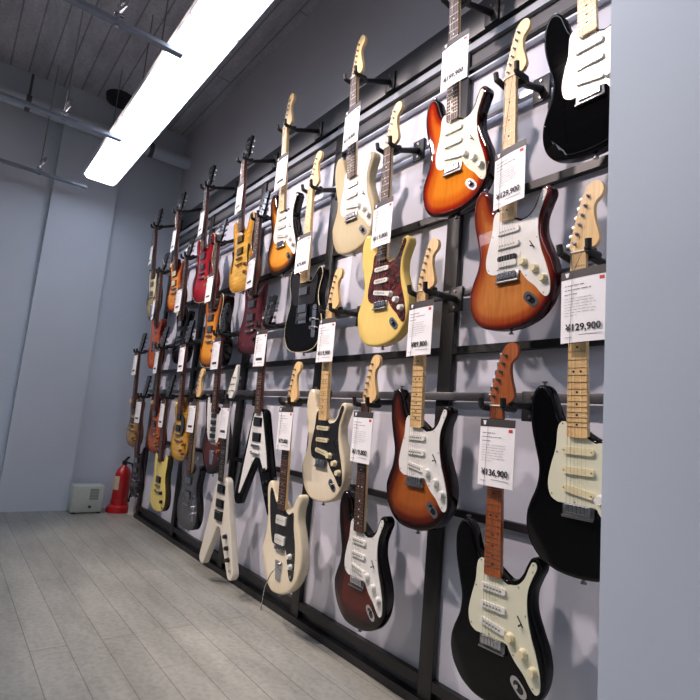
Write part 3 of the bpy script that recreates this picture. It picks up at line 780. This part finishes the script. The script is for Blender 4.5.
# rows: nut height from eye, nut distance, distance of the body's lower end, bar height, bar y
ROWS = {1: (1.560, 1.285, 1.345, 1.705, 1.500), 2: (1.135, 1.305, 1.335, 1.235, 1.478), 3: (.470, 1.300, 1.335, .532, 1.478), 4: (.080, 1.305, 1.335, .137, 1.478)}
mp = dict(board=MAPLE, neck=MAPLE, dots='dark'); rw = dict(board=ROSE, neck=MAPLE, dots='light')
gm = dict(board=ROSE, neck=MAHO, head='gibson', headm=HBL, cover=NICKEL, knob=AMBK)
def S(base, **k): d = dict(base); d.update(k); return d
G = [  # row, x, (dy, dz), dict, short name (used for hook and tag), label, price
 (1, -.705, (-.03, .075), S(mp, kind='strat', fin=F['black'], pg=PGREY, cover=PGREY), 'top black guitar beside the pillar', 'black double-cut guitar with white pickguard and lamp glare, top row beside the pillar', None),
 (3, -.700, (-.03, .030), S(mp, kind='strat', fin=F['black'], pg=MINT, cover=CREAMP, poles=False), 'black guitar with plain cream pickups', 'black double-cut guitar with plain cream pickups, cut off by the pillar at mid height', '¥129,900'),
 (2, -.968, (0, .025), S(mp, kind='strat', fin=F['sienna'], pg=PWHITE, hss=1, knob=CREAMP), 'reddish-brown sunburst guitar', 'reddish-brown sunburst guitar with one black-and-cream double pickup by the bridge', '¥129,900'),
 (4, -.960, (0, .012), dict(board=ROAST, neck=ROAST, dots='dark', kind='strat', fin=F['black'], pg=MINT, knob=CREAMP), 'guitar with roasted orange-brown neck', 'black guitar with roasted orange-brown neck and cream knobs, lowest at right', '¥136,900'),
 (1, -1.222, (0, .050), S(rw, kind='strat', fin=F['sun3'], pg=MINT), 'bright orange sunburst guitar', 'bright orange and red sunburst guitar with pale green-white pickguard, top row', '¥199,900'),
 (3, -1.300, (0, .022), S(mp, kind='strat', fin=F['sun3d'], pg=PWHITE), 'dark brown sunburst guitar', 'dark brown sunburst guitar with white pickguard and maple neck at mid height', '¥89,800'),
 (2, -1.562, (0, .012), S(rw, kind='strat', fin=F['butter'], pg=TORT), 'buttercream guitar', 'buttercream yellow guitar with dark red tortoiseshell pickguard', '¥119,800'),
 (4, -1.568, (0, .006), S(rw, kind='strat', fin=F['sundk'], pg=PWHITE), 'very dark red-brown low guitar', 'very dark red-brown sunburst guitar with white pickguard, hanging low near the floor', '¥119,800'),
 (1, -1.825, (0, .030), S(rw, kind='strat', fin=F['cream'], pg=PGREY, cover=PGREY), 'greyish cream top guitar', 'greyish cream guitar with parchment pickguard and dark neck, top row', '¥119,800'),
 (3, -1.865, (0, .020), S(mp, kind='strat', fin=F['pearl'], pg=PBLACK, cover=CREAMP, knob=CREAMP), 'pearl white guitar', 'pearl white guitar with black pickguard and maple neck', '¥119,900'),
 (2, -2.140, (0, .015), S(mp, kind='tele', fin=F['black'], pg=PBLACK, hum=1, binding=1), 'black single-cut guitar with white binding', 'black single-cut guitar with white binding and much shiny chrome', '¥79,800'),
 (4, -2.085, (-.03, -.004), S(rw, kind='jazzmaster', fin=F['pearl'], pg=PBLACK, cover=WHITEP), 'cream offset guitar', 'cream offset guitar with black pickguard and thin hanging tremolo arm', '¥79,800'),
 (1, -2.445, (0, .040), S(mp, kind='strat', fin=F['sun2'], pg=PWHITE), 'two-tone brown sunburst guitar', 'two-tone brown sunburst guitar with white pickguard and glare, top row', None),
 (3, -2.460, (0, .010), S(gm, kind='vee', fin=F['black'], pg=PWHITE, cover=BLACKP, knob=BLACKP, hw=CHROME), 'black V-shaped guitar', 'black V-shaped guitar with large white pickguard', None),
 (2, -2.690, (0, .012), S(gm, kind='sg', fin=F['wine'], cover=NICKEL, knob=BLACKP), 'wine red horned guitar', 'wine red guitar with two pointed horns and glossy sides', None),
 (4, -2.805, (0, .006), S(gm, kind='vee', fin=F['white'], head='vee', headm=WHH, board=EBON, neck=WHH, cover=BLACKP, hw=DARKM, knob=BLACKP, trem=1), 'white V-shaped guitar', 'white V-shaped guitar with white arrow headstock reaching nearly to the floor', None),
 (1, -2.955, (0, .035), S(gm, kind='semi', thick=.070, fin=F['gold'], hw=GOLD, cover=GOLD, knob=AMBK, binding=1), 'honey gold hollow guitar', 'honey gold hollow guitar with two horns and gold hardware, top row', None),
 (3, -3.020, (0, .010), S(gm, kind='jazzmaster', fin=F['sundk'], pg=PWHITE, pgk='offset', four=1, head='fender', headm=HBL), 'guitar with four black pickups', 'dark red-brown guitar with long white pickguard and a column of four black pickups', None),
 (2, -3.270, (0, -.006), S(gm, kind='semi', thick=.100, fin=F['semi'], binding=1, hw=NICKEL), 'wide amber sunburst hollow guitar', 'wide amber sunburst hollow guitar with dark deep sides', None),
 (4, -3.285, (0, .006), S(rw, kind='tele', fin=F['charc'], hum=1), 'charcoal grey low guitar', 'charcoal grey single-cut guitar hanging low beside the white V-shaped guitar', None),
 (1, -3.555, (0, .048), S(gm, kind='semi', thick=.070, fin=F['cherry'], binding=1), 'cherry red hollow guitar', 'cherry red hollow guitar with bright glare, top row', None),
 (3, -3.600, (0, -.008), S(gm, kind='lespaul', fin=F['goldtop'], pg=PBLACK, cover=BLACKP), 'old gold single-cut guitar', 'old gold single-cut guitar with black pickups', None),
 (2, -3.840, (0, .010), S(gm, kind='lespaul', fin=F['black'], cover=CHROME, knob=BLACKP), 'black guitar with chrome pickups', 'black single-cut guitar with chrome pickups below the cherry red one', None),
 (4, -3.860, (0, .0), S(gm, kind='junior', fin=F['yellow'], npick=1, cover=BLACKP, knob=BLACKP), 'pale yellow guitar', 'pale yellow double-cut guitar with black sides near the far end', None),
 (1, -4.125, (0, .020), S(gm, kind='lespaul', fin=F['amber'], cover=CREAMP), 'orange amber sunburst guitar', 'orange amber sunburst single-cut guitar, top row', None),
 (3, -4.135, (0, -.005), S(gm, kind='lespaul', fin=F['redorange'], cover=NICKEL), 'faded cherry red-orange guitar', 'faded cherry red-orange single-cut guitar', None),
 (2, -4.420, (0, .0), S(gm, kind='tele', fin=F['orange'], head='gibson'), 'orange-brown wooden guitar', 'orange-brown wooden guitar hanging at mid height near the far end', None),
 (4, -4.430, (0, .0), S(gm, kind='sg', fin=F['darkred'], cover=CHROME, knob=BLACKP), 'black cherry far guitar', 'black cherry guitar hanging lowest at the far end by the fire extinguisher', None),
 (1, -4.700, (0, .040), S(gm, kind='jazzmaster', fin=F['olive'], head='gibson', pg=CREAMP, pgk='offset'), 'dark green-gold far guitar', 'dark green-gold sunburst guitar, farthest in the top row', None),
 (3, -4.710, (0, -.008), S(gm, kind='lespaul', fin=F['natural'], cover=NICKEL), 'natural gold-brown far guitar', 'natural gold-brown guitar, farthest of its row against the end wall', None),
]
TAGX = {(1, -.705): None, (3, -.700): -.672}
for row, x, (ddy, ddz), sp, short, lab, price in G:
    zn, yn, yb, bz, by = ROWS[row]
    zn += ddz; yn += ddy; yb += ddy
    g = guitar(sp)
    lean = math.atan2(yb-yn, .82)          # the head tips a little toward the room
    g.location = (x, yn, zn+E0)
    g.rotation_euler = (lean, random.uniform(-.010, .010), random.uniform(-.03, .03))
    tag(g, lab, 'electric guitar', 'electric guitars on the wall rack')
    hanger(x, yn, zn+E0, bz+E0, by, 'black padded hook holding the ' + short)
    if row == 1 and x > -.8: continue
    tz = {1: 1.418, 2: .895, 3: .445, 4: .052}[row]
    ty = min(yn-.035+(yb-yn)*(zn-tz)/.82, 1.27+ddy)
    tx = TAGX.get((row, x), x+.030+random.uniform(-.008, .008))
    price_tag(tx, ty, tz+E0, price, 'white price card hanging on the neck of the ' + short, random.uniform(-.10, .04)+(-.06 if row < 3 else 0), random.uniform(-.02, .02),
              (x, yn-.02, zn+E0-.005))['group'] = 'price cards hanging on the guitar necks'

# ------------------------------------------------------------------ lamps
LAMP = emit('lit fluorescent diffuser', (226, 235, 255), 6.6)
WHM = plain('white lamp housing', (232, 234, 238), .4)
FZ = 1.90+EYE
xs = [-4.83, -3.61, -2.39, -1.17, .05, 1.27]
FILL_LAMP = emit('added fill diffuser', (230, 237, 252), 6.4)  # diffuser of the added fill row behind the camera
def fixture(x0, x1, yc, label):
    f = empty('fluorescent_lamp', ((x0+x1)/2, yc, FZ)); L = (x1-x0)-.012; 
    bm = bmesh.new()
    add_box(bm, (0, 0, .055), (L, .10, .05), None, .004)
    for s in (-1, 1): add_box(bm, (0, s*.128, .034), (L, .004, .052), Matrix.Rotation(s*.12, 3, 'X'))
    add_box(bm, (0, 0, .057), (L, .250, .004))
    for s in (-1, 1): add_box(bm, (s*(L/2-.003), 0, .03), (.006, .255, .056))
    obj('housing', bm, WHM, f)
    bm = bmesh.new()
    prof = [(-.122, .004), (-.108, -.016), (-.08, -.020), (.08, -.020), (.108, -.016), (.122, .004), (.120, .012), (-.120, .012)]
    A = [bm.verts.new((-L/2+.012, a, b)) for a, b in prof]; B = [bm.verts.new((L/2-.012, a, b)) for a, b in prof]
    for i in range(8): bm.faces.new((A[i], A[(i+1) % 8], B[(i+1) % 8], B[i]))
    bm.faces.new(A); bm.faces.new(B[::-1])
    obj('lit_diffuser', bm, LAMP if yc > 0 else FILL_LAMP, f)
    bm = bmesh.new(); add_box(bm, (0, .072, -.0205), (L, .004, .003)); obj('divider', bm, WHM, f)
    for s in (-.35, .35):
        bm = bmesh.new(); add_cyl(bm, (s*L, 0, .08), (s*L, 0, ZC-FZ), .004, n=8); obj('suspension_rod', bm, NICKEL, f)
    return tag(f, label, 'ceiling light', 'fluorescent lamps in a row')
lab1 = ['far end of the bright fluorescent strip, nearest the end wall', 'middle length of the bright fluorescent strip between the two ceiling struts', 'nearest visible length of the bright fluorescent strip at the top of the photo',
        'length of fluorescent strip overhead, just out of view', 'length of fluorescent strip overhead behind the camera']
for i in range(5): fixture(xs[i], xs[i+1], .795, lab1[i])
for i in range(0, 5): fixture(xs[i], xs[i+1], -1.7, 'added fill fluorescent of an unseen second row, ' + ['far end', 'second from far end', 'middle', 'second from near end', 'near end'][i])  # unseen second row, added as fill light for walls and rack
STRUT = plain('galvanised strut', (150, 156, 166), .4, .7, 0, .08)
for k, (x, l) in enumerate(((-2.66, 'near galvanised strut carrying the fluorescent strip, with a shiny clamp'), (-3.87, 'second galvanised strut farther along the fluorescent strip'), (-5.0, 'farthest galvanised strut at the end of the fluorescent strip'))):
    s = empty('ceiling_strut', (x, 0, FZ))
    bm = bmesh.new()
    for a, b, c, d in ((-.020, -.020, .040, .003), ):
        add_box(bm, (0, -.33, -.043), (.041, 2.12, .003)); add_box(bm, (-.019, -.33, -.033), (.003, 2.12, .020)); add_box(bm, (.019, -.33, -.033), (.003, 2.12, .020))
    obj('channel', bm, STRUT, s)
    for y in ((.40, -1.2) if k == 0 else (.36, -1.2)):
        bm = bmesh.new(); add_cyl(bm, (0, y, -.042), (0, y, ZC-FZ), .005, n=8); add_cyl(bm, (0, y, -.056), (0, y, -.0445), .011, n=6); obj('threaded_rod', bm, CHROME, s)
        bm = bmesh.new(); add_box(bm, (0, y, .0), (.05, .045, .012), None, .002); add_tube(bm, [(.02, y, .005), (.034, y+.02, .05), (.0, y+.03, .11), (-.03, y, .08), (-.02, y, .005)], .008, 8); obj('clamp', bm, CHROME, s, 'auto')
    tag(s, l, 'ceiling strut')
v = empty('ceiling_vent', (-5.09, .90, ZC)); 
bm = bmesh.new(); add_cyl(bm, (0, 0, -.05), (0, 0, 0), .12, .13, n=28); obj('rim', bm, plain('dark vent', (48, 48, 50), .6), v, 'auto')
bm = bmesh.new(); add_cyl(bm, (0, 0, -.054), (0, 0, -.05), .095, n=28); obj('grille', bm, BLACKM, v, 'auto')
tag(v, 'dark round vent on the ceiling beside the lit fluorescent strip', 'vent')

# spot lamps on a track across the aisle: real heads with their bulbs
tr = empty('lamp_track', (-1.6, -.49, 2.24+EYE))
box('track_bar', (-2.6, -.02, -.015), (3.2, .02, .015), WHM, tr)
for x in (-2.2, 2.6):
    bm = bmesh.new(); add_cyl(bm, (x, 0, .015), (x, 0, ZC-2.24-EYE), .006, n=8); obj('suspension_rod', bm, NICKEL, tr)
tag(tr, 'white lamp track hanging across the aisle from the rack', 'lamp track')
for i, (x, tx, tz, e) in enumerate(((-4.15, -3.5, .35, 170), (-3.05, -2.3, .35, 190), (-1.72, -1.15, .4, 210))):
    p = Vector((x, -.49, 2.15+EYE)); q = Vector((tx, 1.5, tz+EYE)); d = (q-p).normalized()
    h = empty('spot_lamp', p); R = d.to_track_quat('Z', 'Y').to_matrix()
    bm = bmesh.new(); add_cyl(bm, R @ Vector((0, 0, -.12)), R @ Vector((0, 0, .0)), .035, .045, n=20, caps=True); add_cyl(bm, (0, 0, 0), (0, 0, .074), .008, n=8)
    obj('lamp_head', bm, WHM, h, 'auto')
    bm = bmesh.new(); add_cyl(bm, R @ Vector((0, 0, .0005)), R @ Vector((0, 0, .002)), .036, n=20); obj('bulb', bm, emit('warm bulb', (255, 232, 220), 30), h)
    tag(h, 'white spot lamp on the track, %s' % ['aimed at the far guitars', 'aimed at the middle of the rack', 'aimed at the guitars by the pillar'][i], 'spot lamp', 'spot lamps on the track')
    L = bpy.data.lights.new('spot', 'SPOT'); L.energy = e; L.color = (1, .82, .76); L.spot_size = math.radians(75); L.spot_blend = .5; L.shadow_soft_size = .07
    o = bpy.data.objects.new('spot_beam', L); C.objects.link(o); o.parent = h; o.location = d*.03; o.rotation_euler = d.to_track_quat('-Z', 'Y').to_euler()

# ------------------------------------------------------------------ things at the far end
red = plain('red enamel', (186, 24, 30), .3, 0, .5)
ex = empty('fire_extinguisher', (-5.13, 1.43, 0)); ex.scale = (.86, .86, 1)
def lathe(bm, prof, c, n=24):
    R = [[bm.verts.new((c[0]+r*math.cos(2*PI*k/n), c[1]+r*math.sin(2*PI*k/n), c[2]+z)) for k in range(n)] for r, z in prof]
    for a, b in zip(R, R[1:]):
        for k in range(n): bm.faces.new((a[k], a[(k+1) % n], b[(k+1) % n], b[k]))
    bm.faces.new(R[0]); bm.faces.new(R[-1])
bm = bmesh.new(); lathe(bm, [(.075, .03), (.082, .05), (.082, .30), (.078, .34), (.060, .38), (.030, .405), (.022, .42)], (0, 0, 0)); obj('cylinder', bm, red, ex, 'auto')
bm = bmesh.new(); lathe(bm, [(.022, .418), (.026, .425), (.026, .45), (.015, .46)], (0, 0, 0), 16); add_box(bm, (.03, .01, .475), (.12, .022, .012), Matrix.Rotation(-.35, 3, 'Y')); add_box(bm, (.035, .01, .445), (.10, .022, .010)); obj('valve_handle', bm, BLACKM, ex, 'auto')
bm = bmesh.new(); add_tube(bm, [(0, .02, .44), (.02, .07, .43), (.03, .098, .34), (.03, .098, .15)], .009, 8); add_cyl(bm, (.03, .098, .15), (.03, .098, .09), .012, .020, n=12); obj('hose', bm, RUBBER, ex, 'auto')
bm = bmesh.new(); n = 10
ang = [PI+.9*(k/(n-1)-.5)*1.7-.6 for k in range(n)]
ang = [math.radians(-35+(-75)*k/(n-1)) for k in range(n)]
V = [[bm.verts.new((.0835*math.cos(a), .0835*math.sin(a), z)) for a in ang] for z in (.20, .32)]
for k in range(n-1): bm.faces.new((V[0][k], V[0][k+1], V[1][k+1], V[1][k]))
tag(obj('paper_label', bm, plain('beige label', (206, 190, 160), .6), ex, True), 'beige paper label')
bm = bmesh.new(); lathe(bm, [(.125, 0), (.128, .012), (.115, .05), (.088, .065), (.086, .11), (.083, .11)], (0, 0, 0), 28)
tag(obj('stand', bm, red, ex, 'auto'), 'red floor stand')
tag(ex, 'red fire extinguisher in a red floor stand against the end wall', 'fire extinguisher')

bx = empty('floor_heater', (-5.14, 1.17, 0))
hm = plain('cream plastic casing', (196, 202, 192), .45, 0, 0, .03)
bm = bmesh.new(); add_box(bm, (0, -.02, .125), (.15, .26, .235), None, .02); obj('casing', bm, hm, bx, 'auto')
bm = bmesh.new(); add_box(bm, (.0755, .025, .165), (.003, .07, .095))
g_ = obj('vent_grille', bm, plain('grey green grille', (128, 138, 126), .6), bx)
bm = bmesh.new()
for k in range(7): add_box(bm, (.0775, .025, .125+k*.013), (.002, .066, .003))
obj('slats', bm, hm, g_)
bm = bmesh.new(); add_cyl(bm, (.075, .0, .06), (.082, .0, .06), .012, n=16); obj('dial', bm, plain('dark dial', (60, 66, 62), .5), bx, 'auto')
for y in (-.12, .08):
    bm = bmesh.new(); add_box(bm, (0, y, .0065), (.13, .03, .012)); obj('foot', bm, BLACKP, bx)
tag(bx, 'small cream box-shaped appliance on the floor beside the extinguisher', 'appliance')
sg = empty('floor_sign', (-4.985, 1.50, 0))
bm = bmesh.new(); add_box(bm, (0, 0, .075), (.006, .045, .15), Matrix.Rotation(.06, 3, 'Y'), .001); obj('card', bm, CARD, sg)
bm = bmesh.new(); add_box(bm, (0, 0, .004), (.05, .05, .008)); obj('foot', bm, WHITEP, sg)
tag(sg, 'small white upright card on the floor between extinguisher and rack', 'card')

# ------------------------------------------------------------------ camera and look
cam = bpy.data.cameras.new('camera'); co = bpy.data.objects.new('camera', cam); C.objects.link(co)
cam.sensor_width = 36; cam.lens = 36*523/700; cam.clip_start = .02
right = Vector((.61408, .78430, .08823)); up = Vector((.05719, -.15572, .98614)); fwd = Vector((-.78717, .60053, .14048))
M = Matrix((right, up, -fwd)).transposed().to_4x4(); M.translation = (0, 0, EYE)
co.matrix_world = M
sc = bpy.context.scene; sc.camera = co
w = bpy.data.worlds.new('world'); w.use_nodes = True; w.node_tree.nodes['Background'].inputs[0].default_value = (.5, .55, .65, 1); w.node_tree.nodes['Background'].inputs[1].default_value = .05
sc.world = w
sc.view_settings.view_transform = 'Standard'; sc.view_settings.look = 'None'; sc.view_settings.gamma = 1; sc.view_settings.exposure = 0.05
